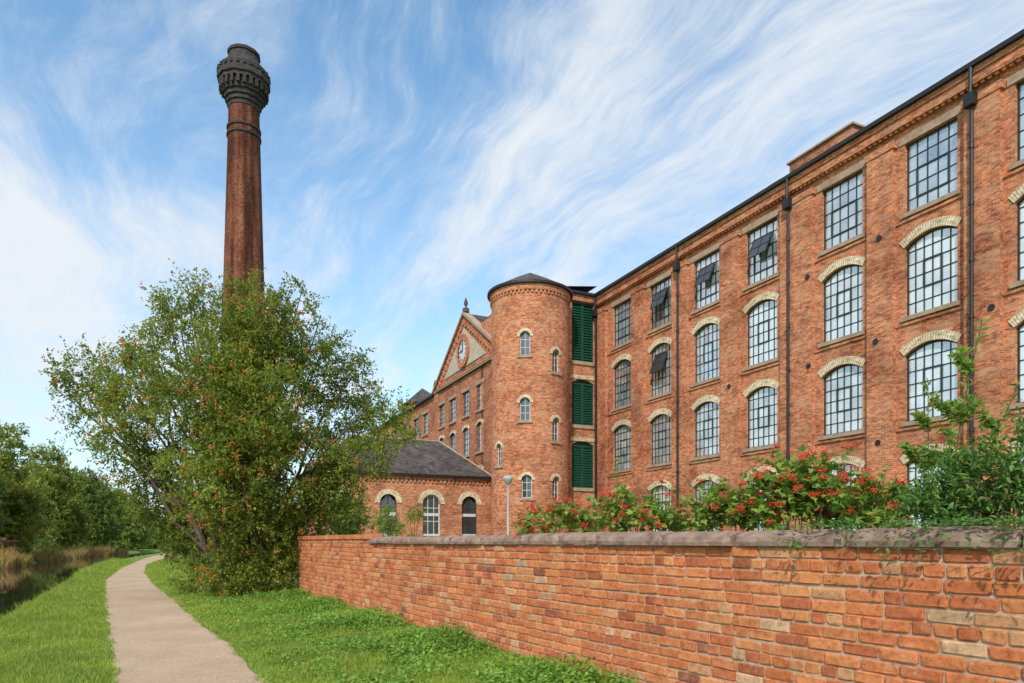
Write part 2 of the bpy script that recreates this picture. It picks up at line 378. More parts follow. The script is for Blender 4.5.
# ---- long four storey range
mill=thing('mill_building',fnM(8,0,0),'long four-storey red brick mill range with cream window arches, filling the right of the photo','building')
bays=[-7.5,-3.75,0,3.69,8.03,11.8,15.6,19.4]
rows=[(13.76,16.36,0),(9.93,12.82,.32),(6.04,8.82,.32),(2.0,4.80,.32)]
ops=[]
for c in bays:
    for (a,b,r) in rows: ops.append(OP(c,1.92,a,b,r))
mb=MB(); openwall(mb,fnM,-10.5,22.2,0,17.5,ops,.24)
W=14
mb.face([fnM(-10.5,0,0),fnM(-10.5,0,-W),fnM(-10.5,17.5,-W),fnM(-10.5,17.5,0)])
mb.face([fnM(-10.5,0,-W),fnM(30,0,-W),fnM(30,17.5,-W),fnM(-10.5,17.5,-W)])
mb.face([fnM(30,0,-W),fnM(30,0,5),fnM(30,17.5,5),fnM(30,17.5,-W)])
lops=[OP(1.12,1.62,13.25,17.05),OP(1.12,1.62,9.15,12.1,.25),OP(1.12,1.62,5.1,8.1,.25)]
openwall(mb,fnL,0,5,0,17.5,lops,.2)
mb.face([fnM(22.2,0,5),fnM(30,0,5),fnM(30,17.5,5),fnM(22.2,17.5,5)])
mb.build('wall',M['brick'],mill)
for i,c in enumerate(bays):
    for j,(a,b,r) in enumerate(rows):
        o=OP(c,1.92,a,b,r)
        gm=M['glass'] if (j<1 or (j==1 and i in (5,7)) or (j==2 and i==6)) else M['glassb']
        window(mill,fnM,o,6 if j else 5,6 if j else 5,M['frame'],gm,lintel=(j==0),arch=.31,opened=(j==0 and i in (4,5,6)) or (j==1 and i==6))
edges=[(-9.9,-8.9)]
cs=bays
for a,b in zip(cs[:-1],cs[1:]):
    m=(a+b)/2; hw=(b-a-1.92)/2-.34; edges.append((m-hw,m+hw))
edges.append((21.0,21.9))
for a,b in edges:
    mb=MB(); mb.box(fnM,a,b,0,16.6,0,.21); mb.box(fnM,a-.08,b+.08,16.35,16.6,.0,.25); mb.box(fnM,a-.06,b+.06,0,1.2,0,.27); mb.build('pilaster',M['brick'],mill)
for z in (13.45,9.62,5.73):
    for (a0,a1),(b0,b1) in zip(edges[:-1],edges[1:]):
        mb=MB(); mb.box(fnM,a1,b0,z,z+.10,0,.06); mb.build('string_course',M['brick'],mill)
mb=MB(); mb.box(fnM,-10.5,22.1,16.98,17.5,0,.22); mb.box(fnM,-10.5,22.15,17.3,17.5,.22,.28)
s=-10.3
while s<22: mb.box(fnM,s,s+.11,16.90,16.98,0,.17); s+=.22
mb.box(fnL,0.2,5,17.1,17.5,0,.15)
mb.build('cornice',M['brick'],mill)
mb=MB(); mb.box(fnM,-10.6,22.3,17.503,17.66,-.1,.42); mb.box(fnL,.3,4.9,17.503,17.66,-.1,.32); mb.build('gutter',M['iron'],mill)
mb=MB()
mb.face([fnM(-10.5,17.55,.1),fnM(30,17.55,.1),fnM(30,20,-W/2),fnM(-10.5,20,-W/2)]); mb.face([fnM(-10.5,17.55,-W),fnM(30,17.55,-W),fnM(30,20,-W/2),fnM(-10.5,20,-W/2)])
mb.face([fnM(22.2,17.55,5),fnM(30,17.55,5),fnM(30,18.3,0),fnM(22.2,18.3,0)])
mb.face([fnM(-10.5,17.5,0),fnM(-10.5,17.5,-W),fnM(-10.5,20,-W/2)])
mb.build('roof',M['slate'],mill)
mb=MB(); mb.box(fnM,3.9,7.2,17.7,18.95,-3.0,-.9); hp=mb.build('roof_housing',M['brick2'],mill)
mb=MB(); mb.box(fnM,3.8,7.3,18.953,19.03,-3.1,-.8); mb.build('capping',M['stone'],hp)
mb=MB(); mb.box(fnM,7.35,8.1,17.7,18.3,-2.,-.5); mb.build('vent_box',M['iron'],hp)
for s_,z0 in ((-1.62,0),(6.16,0),(13.7,0),(21.95,0)):
    mb=MB(); o=.31; p=lambda z: fnM(s_,z,o)
    mb.tube([p(0.2),p(16.2)],[.06,.06],8)
    for z in np.arange(1.5,16,1.9): mb.tube([p(z),p(z+.12)],[.085,.085],8,True)
    dp=mb.build('downpipe',M['iron'],mill)
    mb=MB(); mb.box(fnM,s_-.17,s_+.17,16.2,16.6,.262,.5); mb.tube([fnM(s_,16.6,.38),fnM(s_,17.5,.36)],[.06,.06],8); mb.build('hopper_head',M['iron'],dp)
for s_,z in ((-1.55+3.4,13.2),(5.2,12.9),(5.15,9.1),(2.0,9.3),(-2.2,9.3),(9.9,9.2),(1.9,5.4),(5.2,5.3)):
    mb=MB(); mb.tube([fnM(s_,z,.05),fnM(s_,z,.25)],[.11,.11],12,True); mb.build('wall_vent',M['iron'],mill)
for k,o in enumerate(lops):
    mb=MB(); a=o['c']-o['w']/2; b=o['c']+o['w']/2
    for x in (a,a+.72,b-.82,b-.09): mb.box(fnL,x,x+.09,o['z0'],o['z1']-o['rise'],-.15,-.05)
    n=int((o['z1']-o['z0'])/.17)
    for i in range(n):
        z=o['z0']+i*(o['z1']-o['rise']-o['z0'])/n
        mb.face([fnL(a,z,-.06),fnL(b,z,-.06),fnL(b,z+.15,-.15),fnL(a,z+.15,-.15)])
    mb.box(fnL,a,b,o['z1']-o['rise']-.1,o['z1']-o['rise'],-.15,-.045)
    mb.face([fnL(a,o['z0'],-.17),fnL(b,o['z0'],-.17),fnL(b,o['z1'],-.17),fnL(a,o['z1'],-.17)])
    ld=mb.build('louvred_shutter',M['green'],mill)
    mb=MB(); mb.box(fnL,a-.1,b+.1,o['z0']-.22,o['z0']-.003,-.05,.08); mb.build('sill',M['stone'],ld)
    if k:
        mb=MB(); mb.box(fnL,a-.1,b+.1,o['z1']+.003,o['z1']+.26,-.05,.05); mb.build('lintel',M['cream'],ld)

# ---- stair tower
TC=Vector((1.12,42.5,0)); TR=2.4
def fnT(s,z,o):
    t=s/TR; return TC+Vector((math.sin(t)*(TR+o),-math.cos(t)*(TR+o),z))
tower=thing('stair_tower',TC,'round red brick stair tower with shallow cone roof and small arched windows','tower')
tops=[OP(-.36,.62,12.6,14.0,.31),OP(-.36,.62,8.76,10.1,.31),OP(-.26,.62,4.2,5.55,.31),OP(1.62,.55,11.7,13.05,.27),OP(1.62,.55,7.6,9.0,.27),OP(1.62,.55,4.1,5.5,.27),OP(-2.2,.55,6.2,7.5,.27)]
mb=MB(); half=math.pi*TR
openwall(mb,fnT,-half,half,0,16.8,tops,.2,step=.3)
mb.box(fnT,-half,half,16.45,16.8,0,.10,step=.3)
for i in range(60):
    s_=-half+2*half*i/60; mb.box(fnT,s_,s_+.12,16.27,16.45,0,.08)
mb.build('wall',M['brick'],tower)
for o in tops: window(tower,fnT,o,2,3,M['white'],M['glassd'],inset=.12,bar=.03,fw=.04,arch=.17,vent=False)
mb=MB(); mb.box(fnT,-half,half,16.803,16.95,.0,.26,step=.3); mb.build('gutter',M['iron'],tower)
mb=MB(); mb.lathe(TC.x,TC.y,[(TR+.22,16.95),(1.2,17.75),(.02,18.35)],40); mb.build('roof',M['slate'],tower)

# ---- gabled range
wing=thing('gabled_building',fnW(33,0,-3),'brick range with tall clock gable beyond the round tower','building')
wr=[(11.25,13.1,0),(8.2,10.35,.25),(4.6,7.0,.25)]
wc=[30.2,33.0,35.9,38.6,43.0,45.9,49.0,52.5,56,59.5]
wops=[OP(c,1.35,a,b,r) for c in wc for a,b,r in wr]
mb=MB(); openwall(mb,fnW,24.5,64,0,14.4,wops,.2)
mb.face([fnW(64,0,0),fnW(64,0,-12),fnW(64,14.4,-12),fnW(64,14.4,0)])
g0,g1,ga=25.85,40.2,33.0
def gz(s): return 14.4+4.6*(1-abs(s-ga)/(g1-ga))
gd=.12
mb.face([fnW(g0,14.4,gd),fnW(g1,14.4,gd),fnW(ga,19.0,gd)])
mb.box(fnW,g0,g0+.9,0,14.4,0,gd); mb.box(fnW,g1-.9,g1,0,14.4,0,gd)
mb.build('wall',M['brick2'],wing)
for o in wops: window(wing,fnW,o,4,5,M['frame'],M['glass'],inset=.1,lintel=(o['rise']==0),vent=False,arch=.22)
mb=MB()
a0,a1=ga-(ga-g0)*.62,ga+(g1-ga)*.62
mb.face([fnW(a0,14.95,gd+.05),fnW(a1,14.95,gd+.05),fnW(ga,18.0,gd+.05)]); mb.build('stone_tympanum',M['palestone'],wing)
mb=MB()
for sg,e in ((-1,g0-.3),(1,g1+.3)):
    o_=gd+.18
    mb.face([fnW(e,14.2,o_),fnW(ga,18.98,o_),fnW(ga,19.2,o_),fnW(e,14.42,o_)])
    mb.face([fnW(e,14.42,o_),fnW(ga,19.2,o_),fnW(ga,19.2,-.3),fnW(e,14.42,-.3)])
    mb.face([fnW(e,14.2,o_),fnW(ga,18.98,o_),fnW(ga,18.98,0),fnW(e,14.2,0)])
mb.box(fnW,g0,g1,14.3,14.5,gd,gd+.1)
mb.build('gable_coping',M['stone'],wing)
n=int((g1-g0)/.5)
for i in range(n):
    s_=g0+.5*i+.2; z=gz(s_)
    if z>15: mb=MB(); mb.box(fnW,s_,s_+.22,z-.75,z-.35,gd,gd+.1); mb.build('corbel',M['brick'],wing)
def disc(mb,r0,r1,o):
    n=32
    for i in range(n):
        t0=2*math.pi*i/n;t1=2*math.pi*(i+1)/n
        P=lambda t,r,d: fnW(ga+math.cos(t)*r,16.2+math.sin(t)*r,d)
        mb.face([P(t0,r0,o),P(t1,r0,o),P(t1,r1,o),P(t0,r1,o)]); mb.face([P(t0,r1,gd),P(t1,r1,gd),P(t1,r1,o),P(t0,r1,o)])
mb=MB(); disc(mb,.85,1.25,gd+.2); ck=mb.build('clock_surround',M['brick'],wing)
mb=MB(); disc(mb,.001,.85,gd+.14); mb.build('clock_face',M['white'],ck)
mb=MB(); mb.box(lambda a,z,o:fnW(ga+a,16.2+z,gd+.17+o),-.04,.04,0,.62,0,.03); mb.box(lambda a,z,o:fnW(ga+a,16.2+z,gd+.17+o),0,.45,-.05,.05,0,.03)
for i in range(12):
    t=i*math.pi/6; x,z=math.cos(t)*.7,math.sin(t)*.7; mb.box(lambda a,q,o:fnW(ga+x+a,16.2+z+q,gd+.15+o),-.05,.05,-.05,.05,0,.03)
mb.build('clock_hands',M['iron'],ck)
for s_,z in ((ga,19.15),(g0-.1,14.4),(g1+.1,14.4)):
    mb=MB(); q=fnW(s_,0,0); mb.lathe(q.x,q.y,[(.26,z),(.26,z+.3),(.08,z+.36),(.08,z+.5),(.17,z+.65),(.13,z+.85),(.02,z+1.15)],12)
    mb.build('finial',M['slate'],wing,True)
mb=MB()
for e in (g0-.1,g1+.1): mb.face([fnW(e,14.4,.1),fnW(ga,19.1,.1),fnW(ga,19.1,-9),fnW(e,14.4,-9)])
mb.face([fnW(24.5,14.42,.25),fnW(64,14.42,.25),fnW(64,17.4,-6),fnW(24.5,17.4,-6)])
mb.build('roof',M['slate'],wing)
mb=MB(); mb.box(fnW,24.6,g0-.1,14.2,14.4,0,.3); mb.box(fnW,g1+.1,64,14.2,14.4,0,.3); mb.build('gutter',M['iron'],wing)
mb=MB(); q0=48.2
mb.box(fnW,q0,q0+3.4,14.4,15.2,-3.6,-.3); tu=mb.build('roof_turret',M['brick2'],wing)
mb=MB(); ap=fnW(q0+1.7,17.0,-1.9); cr=[fnW(q0-.3,15.2,0),fnW(q0+3.7,15.2,0),fnW(q0+3.7,15.2,-3.9),fnW(q0-.3,15.2,-3.9)]
for i in range(4): mb.face([cr[i],cr[(i+1)%4],ap])
mb.build('pyramid_roof',M['slate'],tu)

# ---- low building
low=thing('low_building',fnB(10,0,-3),'single-storey brick building with slate hipped roof and round-arched windows, left of the tower','building')
lb=[OP(6.6,1.12,.3,4.75,.56),OP(9.35,1.25,.3,4.8,.625),OP(12.3,1.15,.4,4.75,.575),OP(15.1,1.1,.4,4.7,.55)]
mb=MB(); openwall(mb,fnB,5,17,0,6.1,lb,.25)
D=7.
mb.face([fnB(17,0,0),fnB(17,0,-D),fnB(17,6.1,-D),fnB(17,6.1,0)]); mb.face([fnB(5,0,-D),fnB(17,0,-D),fnB(17,6.1,-D),fnB(5,6.1,-D)])
mb.box(fnB,5,17,5.8,6.1,0,.1)
s=5.05
while s<17: mb.box(fnB,s,s+.14,5.58,5.8,0,.09); s+=.3
mb.build('wall',M['brick'],low)
for i,o in enumerate(lb):
    window(low,fnB,o,2 if i!=1 else 3,5,M['white'] if i==1 else M['frame'],M['glassd'],inset=.14,bar=.045,fw=.08,arch=.34,vent=False)
    mb=MB(); mb.box(fnB,o['c']-o['w']/2+.05,o['c']+o['w']/2-.05,3.35,3.55,-.17,-.12); mb.box(fnB,o['c']-o['w']/2+.05,o['c']+o['w']/2-.05,2.0,2.15,-.17,-.12); mb.build('transom',M['white'],low)
mb=MB(); e=.35
A=fnB(5-.1,6.12,e);B_=fnB(17+e,6.12,e);Cc=fnB(17+e,6.12,-D-e);Dd=fnB(5-.1,6.12,-D-e);R0=fnB(7.6,8.95,-D/2);R1=fnB(14,8.95,-D/2)
mb.face([A,B_,R1,R0]);mb.face([B_,Cc,R1]);mb.face([Cc,Dd,R0,R1]);mb.face([Dd,A,R0]); rf=mb.build('roof',M['slate'],low)
mb=MB(); mb.tube([A,R0,R1,B_],[.07,.09,.09,.07],6); mb.build('ridge_tiles',M['stone'],rf)
mb=MB(); mb.box(fnB,5,17.3,5.98,6.1,.1,.32); mb.build('gutter',M['iron'],low)

# ---- chimney
CX,CY=at(244,542,55).x,55.
ch=thing('chimney',(CX,CY,0),'very tall tapering round brick mill chimney with black corbelled crown','chimney')
rz=lambda z:1.58-(z-21.1)*.027
mb=MB(); mb.lathe(CX,CY,[(rz(z),z) for z in np.arange(0,36.6,1.0)]+[(rz(36.6),36.6)],40); mb.build('shaft',M['chim'],ch,True)
mb=MB()
for z in (34.0,34.6): mb.lathe(CX,CY,[(rz(z)+.01,z),(rz(z)+.09,z+.03),(rz(z)+.09,z+.2),(rz(z)+.01,z+.23)],40)
mb.build('iron_band',M['blackbrick'],ch)
mb=MB(); nn=12
tiers=[(1.14,36.2),(1.24,36.25),(1.24,36.6),(1.36,36.62),(1.36,36.95),(1.50,36.97),(1.50,37.3),(1.66,37.32),(1.66,38.1),(1.9,38.12),(1.9,38.4),(2.04,38.42),(2.04,38.85),(1.96,38.88),(1.96,39.3),(1.75,39.35),(1.60,39.7),(1.42,39.73),(1.20,40.2),(1.16,40.6),(1.26,40.63),(1.26,40.85),(1.15,40.9),(1.05,41.0),(.8,41.0),(.8,39.5)]
mb.lathe(CX,CY,tiers,nn)
def dent(k,r0,r1,za,zb,wd_):
    for i in range(k):
        t=2*math.pi*(i+.5)/k; f=lambda a,z,r: Vector((CX+math.cos(t)*r-math.sin(t)*a,CY+math.sin(t)*r+math.cos(t)*a,z)); mb.box(f,-wd_,wd_,za,zb,r0,r1)
dent(24,1.4,1.88,37.55,38.11,.12); dent(24,1.6,2.03,38.95,39.2,.10)
mb.build('crown',M['blackbrick'],ch)

# ------------------------------------------------------------------ ground, canal, path
m,nt,b=nm('ground_mat'); tc=N(nt,'ShaderNodeTexCoord').outputs['Object']
n1=noise(nt,tc,.7,6,.7); r=ramp(nt,[(.3,(.10,.16,.024)),(.55,(.16,.24,.034)),(.75,(.23,.24,.07))]); L(nt,n1.outputs[0],r.inputs[0]); L(nt,r.outputs[0],b.inputs['Base Color']); b.inputs['Roughness'].default_value=1
n2=noise(nt,tc,25,4); bump(nt,b,n2.outputs[0],.8,.03); M['ground']=m
CNy=[-600,42,60,78,110,150,250,2500]; CNx=[-2.36+330,-25.7,-34.8,-42.8,-56,-69,-95,-300]
def G(s,q,z): Y=14.8+.876*s; return Vector((float(np.interp(Y,CNy,CNx))+q*1.14,Y,z))
mb=MB(); prof=[(-1500,.0),(-60,.0),(-7.2,.0),(-6.2,-.45),(-5.9,-.95),(-.5,-.95),(-.18,-.5),(0,-.02),(.25,0),(60,0),(1500,0)]
ss=[-600,-60,-20]+list(range(-16,160,4))+[200,268,600,2500]
for a,b2 in zip(ss[:-1],ss[1:]):
    for (q0,z0),(q1,z1) in zip(prof[:-1],prof[1:]): mb.face([G(a,q0,z0),G(b2,q0,z0),G(b2,q1,z1),G(a,q1,z1)])
tag(mb.build('ground',M['ground']),kind='structure')
m,nt,b=nm('water_mat'); b.inputs['Base Color'].default_value=(.022,.022,.014,1); b.inputs['Roughness'].default_value=.02; b.inputs['IOR'].default_value=1.33
tc=N(nt,'ShaderNodeTexCoord').outputs['Object']; n1=noise(nt,tc,1.6,3); bump(nt,b,n1.outputs[0],.04,.03)
mb=MB()
for a,b2 in zip(ss[:-1],ss[1:]): mb.face([G(a,-6.4,-.3),G(b2,-6.4,-.3),G(b2,-.05,-.3),G(a,-.05,-.3)])
tag(mb.build('canal_water',m),kind='structure')
PLy=[-3,0,7.75,18.8,28.7,42,60.7,78,110,150]; PLx=[2.0,.2,-4.5,-11.2,-17.1,-24,-33,-41,-54,-66]
PRy=[-3,0,7.75,10.1,14,18.8,25.4,35,47.5,60,78,110,150]; PRx=[3.4,1.6,-2.8,-4.1,-6.5,-9.3,-13.3,-18.8,-25.4,-31,-38.5,-51,-63]
m,nt,b=nm('path_mat'); tc=N(nt,'ShaderNodeTexCoord').outputs['Object']
n1=noise(nt,tc,.6,6,.7); r=ramp(nt,[(.3,(.42,.285,.175)),(.7,(.57,.41,.27))]); L(nt,n1.outputs[0],r.inputs[0])
n3=noise(nt,tc,45,4,.85); r3=ramp(nt,[(.3,(.5,.5,.5)),(.5,(1,1,1)),(.7,(1.35,1.35,1.35))]); L(nt,n3.outputs[0],r3.inputs[0])
c=mixc(nt,'MULTIPLY',1.,r.outputs[0],r3.outputs[0]); L(nt,c,b.inputs['Base Color']); b.inputs['Roughness'].default_value=.95; bump(nt,b,n3.outputs[0],.8,.012)
mb=MB(); ys=np.concatenate([np.arange(-3,30,.25),np.arange(30,150,2)])
jl=[.03*math.sin(y*2.1)+.025*math.sin(y*5.3+1)+random.uniform(-.02,.02) for y in ys]; jr=[.03*math.sin(y*1.7+2)+.025*math.sin(y*4.3)+random.uniform(-.02,.02) for y in ys]
lx=np.interp(ys,PLy,PLx)+jl; rx=np.interp(ys,PRy,PRx)+jr
for i in range(len(ys)-1): mb.face([(lx[i],ys[i],.012),(rx[i],ys[i],.012),(rx[i+1],ys[i+1],.012),(lx[i+1],ys[i+1],.012)])
tag(mb.build('towpath',m),kind='structure')

# ------------------------------------------------------------------ boundary wall
A0=Vector((3.0,4.0,0)); wd=Vector((-.578,1,0)).normalized(); wn=Vector((-wd.y,wd.x,0))
def fw_(s,z,o): return A0+wd*s+wn*o+Vector((0,0,z))
bw=thing('boundary_wall',fw_(6,0,0),'weathered orange brick boundary wall with stone coping beside the towpath','wall')
m,nt,b=nm('old_brick'); at_=N(nt,'ShaderNodeVertexColor'); at_.layer_name='Col'
tc=N(nt,'ShaderNodeTexCoord').outputs['Object']
n1=noise(nt,tc,20,8,.78); r=ramp(nt,[(.30,(.50,.42,.38)),(.5,(1,1,1)),(.70,(1.3,1.26,1.2))]); L(nt,n1.outputs[0],r.inputs[0])
c=mixc(nt,'MULTIPLY',1.,at_.outputs[0],r.outputs[0])
n2=noise(nt,tc,7.,10,.85); r2=ramp(nt,[(.53,(0,0,0)),(.66,(.62,.62,.62))]); L(nt,n2.outputs[0],r2.inputs[0])
c=mixc(nt,'MIX',r2.outputs[0],c,(.66,.42,.27))
n4=noise(nt,tc,1.2,7,.75); r4=ramp(nt,[(.30,(.60,.50,.44)),(.48,(1,1,1))]); L(nt,n4.outputs[0],r4.inputs[0]); c=mixc(nt,'MULTIPLY',.7,c,r4.outputs[0])
L(nt,c,b.inputs['Base Color']); b.inputs['Roughness'].default_value=.92; b.inputs['Specular IOR Level'].default_value=.2
n3=noise(nt,tc,30,8,.8); bump(nt,b,n3.outputs[0],.8,.012); M['oldbrick']=m
PAL=[(.62,.20,.076),(.65,.23,.09),(.59,.18,.07),(.66,.27,.11),(.53,.155,.064),(.62,.30,.15),(.44,.13,.058),(.33,.11,.062),(.62,.37,.22)]
PW=[7,7,6,5,4,2.0,1.5,.5,.5]
def brickrow(mb,s0,s1,z,h,hdr,off):
    s=s0-off; drift=random.uniform(0,6)
    while s<s1:
        Ln=.130 if hdr else .275
        if random.random()<.06: Ln=.130 if not hdr else .2
        Ln+=random.uniform(-.008,.008); a=max(s,s0); b_=min(s+Ln,s1)
        if b_-a>.02:
            col=random.choices(PAL,PW)[0]; k=random.uniform(.85,1.1); col=(col[0]*k,col[1]*k,col[2]*k,1)
            d=random.uniform(-.004,.006)
            if random.random()<.05: d-=.004
            zz=z+.004*math.sin(s*1.3+drift)
            j=lambda q=.005: random.uniform(-q,q); ch_=random.uniform(.008,.014); hh=h-.003+random.uniform(-.004,.003)
            o=[(a+j(),zz+j(.003)),(b_+j(),zz+j(.003)),(b_+j(),zz+hh+j(.003)),(a+j(),zz+hh+j(.003))]
            q=random.uniform(.006,.016)
            ring=[(o[0][0]+q,o[0][1]),(o[1][0]-q,o[1][1]),(o[1][0],o[1][1]+q),(o[2][0],o[2][1]-q),(o[2][0]-q,o[2][1]),(o[3][0]+q,o[3][1]),(o[3][0],o[3][1]-q),(o[0][0],o[0][1]+q)]
            mx_,mz_=(a+b_)/2,zz+hh/2
            fr=[fw_(x+(ch_ if x<mx_ else -ch_),y_+(ch_ if y_<mz_ else -ch_)*.8,d+j(.003)) for x,y_ in ring]; md=[fw_(x,y_,d-.007) for x,y_ in ring]; bk=[fw_(x,y_,-.035) for x,y_ in ring]
            mb.face(fr,col=col)
            for i in range(8):
                i2=(i+1)%8; mb.face([fr[i],fr[i2],md[i2],md[i]],col=col); mb.face([md[i],md[i2],bk[i2],bk[i]],col=col)
        s+=Ln+.012
mb=MB(); SA,SB,SC_=-3.4,12.0,18.5
n=16; pitch=1.563/n
for i in range(n):
    z=i*pitch+.004; hdr=(i%4==2); off=random.uniform(0,.03)+(0 if hdr else (.14 if i%2 else 0))
    brickrow(mb,SA,SC_,z,pitch-.009,hdr,off)
brickrow(mb,SB,SC_,1.57,.085,True,0)
mb.build('brickwork',M['oldbrick'],bw)
mb=MB(); mb.box(fw_,SA,SB,0,1.565,-.26,-.014); mb.box(fw_,SB,SC_,0,1.665,-.26,-.014); mb.build('mortar_bed',M['mortar'],bw)
s=SA
while s<SB-.2:
    Ln=random.uniform(.7,1.3); e=min(s+Ln,SB-.02); dz=random.uniform(-.012,.010); dd=random.uniform(-.022,.016)
    pr=[(.050,1.568),(.056,1.61),(.042,1.650),(0,1.685),(-.07,1.705),(-.17,1.705),(-.25,1.68),(-.31,1.63),(-.31,1.568)]
    mb=MB(); k=12
    rings=[]
    for i in range(k+1):
        u=s+.013+(e-s-.026)*i/k; sh=.0 if 0<i<k else .018
        rings.append([fw_(u+random.uniform(-.002,.002),max(z+dz-(sh if z>1.62 else 0)+random.uniform(-.003,.002),1.568),o+dd-(sh if o>0 else -sh)+random.uniform(-.003,.003)) for o,z in pr])
    for i in range(k):
        for q in range(len(pr)):
            q2=(q+1)%len(pr); mb.face([rings[i][q],rings[i][q2],rings[i+1][q2],rings[i+1][q]])
    mb.face(rings[0]); mb.face(rings[-1]); mb.build('coping_stone',M['coping'],bw); s=e
mb=MB(); s=SB+.01
while s<SC_:
    col=random.choices(PAL,PW)[0]; c4=(*col,1); z0,z1=1.668,1.765+random.uniform(-.004,.004); P=fw_
    a,b_=s,s+.066
    mb.face([P(a,z0,.03),P(b_,z0,.03),P(b_,z1,.03),P(a,z1,.03)],col=c4); mb.face([P(a,z1,.03),P(b_,z1,.03),P(b_,z1,-.29),P(a,z1,-.29)],col=c4)
    for x in (a,b_): mb.face([P(x,z0,.03),P(x,z1,.03),P(x,z1,-.29),P(x,z0,-.29)],col=c4)
    s+=.0755
mb.build('brick_coping',M['oldbrick'],bw)

# ------------------------------------------------------------------ grass, weeds, reeds
def grass_pts(n,y0,y1,power=1.6):
    u=rng.uniform(0,1,n); y=(y0**(1-power)+u*(y1**(1-power)-y0**(1-power)))**(1/(1-power))
    cl=np.interp(y,CNy,CNx)-.06; wr=3.0-.578*(y-4)-.02; x=cl+rng.uniform(0,1,n)*(wr-cl)
    pl=np.interp(y,PLy,PLx); prr=np.interp(y,PRy,PRx); e=.03*np.sin(y*3.1)+.03*np.sin(y*7.7)+.03*rng.normal(size=len(y))
    k=(x<pl+.02+e)|(x>prr-.02+e); return x[k],y[k],cl[k],wr[k],pl[k],prr[k]
def blades(name,x,y,z,h,w,mat,lean=.35):
    n=len(x); a=rng.uniform(0,2*np.pi,n); wx,wy=np.cos(a)*w/2,np.sin(a)*w/2
    V=np.zeros((n,5,3)); lx_,ly_=rng.normal(size=n)*lean*h,rng.normal(size=n)*lean*h
    V[:,0]=np.stack([x-wx,y-wy,z],1);V[:,1]=np.stack([x+wx,y+wy,z],1)
    V[:,2]=np.stack([x+wx*.8+lx_*.35,y+wy*.8+ly_*.35,z+h*.6],1);V[:,3]=np.stack([x-wx*.8+lx_*.35,y-wy*.8+ly_*.35,z+h*.6],1)
    V[:,4]=np.stack([x+lx_,y+ly_,z+h],1)
    i=(np.arange(n)*5)[:,None]; Fa=np.concatenate([i+np.array([[0,1,2]]),i+np.array([[0,2,3]]),i+np.array([[3,2,4]])])
    return mesh_np(name,V.reshape(-1,3),Fa,mat)
x,y,cl,wr_,pl,prr=grass_pts(300000,6.3,60)
side=np.minimum(np.abs(x-pl),np.abs(x-prr)); edge=np.clip(side/.5,.5,1)
far=np.clip(y/12,1,3.0); bank=np.exp(-((x-cl)/.4)**2); wl=np.exp(-((wr_-x)/.9)**2)
tuft=1+.7*np.maximum(0,np.sin(x*2.3+y*1.1)*np.sin(y*1.7-x*.8))+.3*rng.normal(size=len(x))**2*.5
h=rng.uniform(.03,.075,len(x))*edge*(1+.9*bank+.8*wl)*tuft*np.sqrt(far); w=.009*far
tag(blades('grass',x,y,np.zeros(len(x))+.001,h,w,M['blade'],.5),'bright green grass on both sides of the towpath','grass',kind='stuff')
n=8200; s_=rng.uniform(.5,18.3,n); o_=np.abs(rng.normal(size=n))*1.25+.08; keep=o_<3.5; s_,o_=s_[keep],o_[keep]
keep=(np.sin(s_*2.7+o_*3)+np.sin(s_*1.1-o_*4.7)+rng.normal(size=len(s_))*.7>-.1)|(o_<.8); s_,o_=s_[keep],o_[keep]
cen=np.array([fw_(a,0,b_) for a,b_ in zip(s_,o_)])
prx=np.interp(cen[:,1],PRy,PRx); kk=cen[:,0]>prx+.25; cen,s_,o_=cen[kk],s_[kk],o_[kk]
hh=(.07+.18*rng.uniform(0,1,len(cen)))*np.exp(-o_*.4)*(1+.5*np.sin(s_*1.9))
nl=14; P=np.repeat(cen,nl,0); H=np.repeat(hh,nl); u=rng.uniform(0,1,len(P)); P=P+rng.normal(size=P.shape)*np.array([.08,.08,0]); P[:,2]=.02+H*u
D=rng.normal(size=P.shape)*np.array([1,1,.4])+np.array([0,0,.25])
tag(leaves('weeds',P,D,.066,T_DIA,M['weed'],up=1.),'low leafy weeds growing thickly along the foot of the brick wall','weeds',kind='stuff')
n=34000; s_=rng.uniform(2,115,n); q_=-6.1-np.abs(rng.normal(size=n))*1.6; pos=np.array([G(a,b_,0) for a,b_ in zip(s_,q_)])
cl_=np.sin(s_*.33)+np.sin(s_*.91+1)*.7+rng.normal(size=n)*.4; dens=cl_>-.3; pos=pos[dens]; cl_=cl_[dens]
tag(blades('reeds',pos[:,0],pos[:,1],np.full(len(pos),-.4),rng.uniform(.5,1.1,len(pos))*(1+.35*np.clip(cl_,0,2)),np.full(len(pos),.05),M['reed'],.28),'brown and yellow reeds along the far bank of the canal','reeds',kind='stuff')

# ------------------------------------------------------------------ main tree
ty=20.6; tb=at(238,542,ty); tb.z=0
tree=thing('tree',tb,'large bushy green tree with orange fruit beside the towpath, in front of the chimney','tree')
lp=[(235,352,46),(180,324,26),(268,335,38),(312,368,34),(132,388,35),(82,378,17),(190,402,50),(262,412,54),(340,418,36),(386,425,19),(376,458,18),(118,440,27),(158,480,38),(230,480,56),(300,470,44),(202,535,40),(258,545,44),(228,578,30),(268,575,26),(168,520,20),(335,475,24),(203,302,12),(284,308,14),(98,402,18),(60,372,8),(357,370,14),(148,340,14),(345,500,17),(187,284,6),(302,290,7),(200,582,18),(292,560,24),(300,520,32),(242,300,13),(135,356,12),(103,360,9),(400,410,9),(332,335,9),(222,283,7),(163,306,8),(76,425,9),(405,438,9),(240,390,42),(235,435,45),(252,282,5),(320,318,6),(60,392,6),(378,392,8)]
lobes=[]
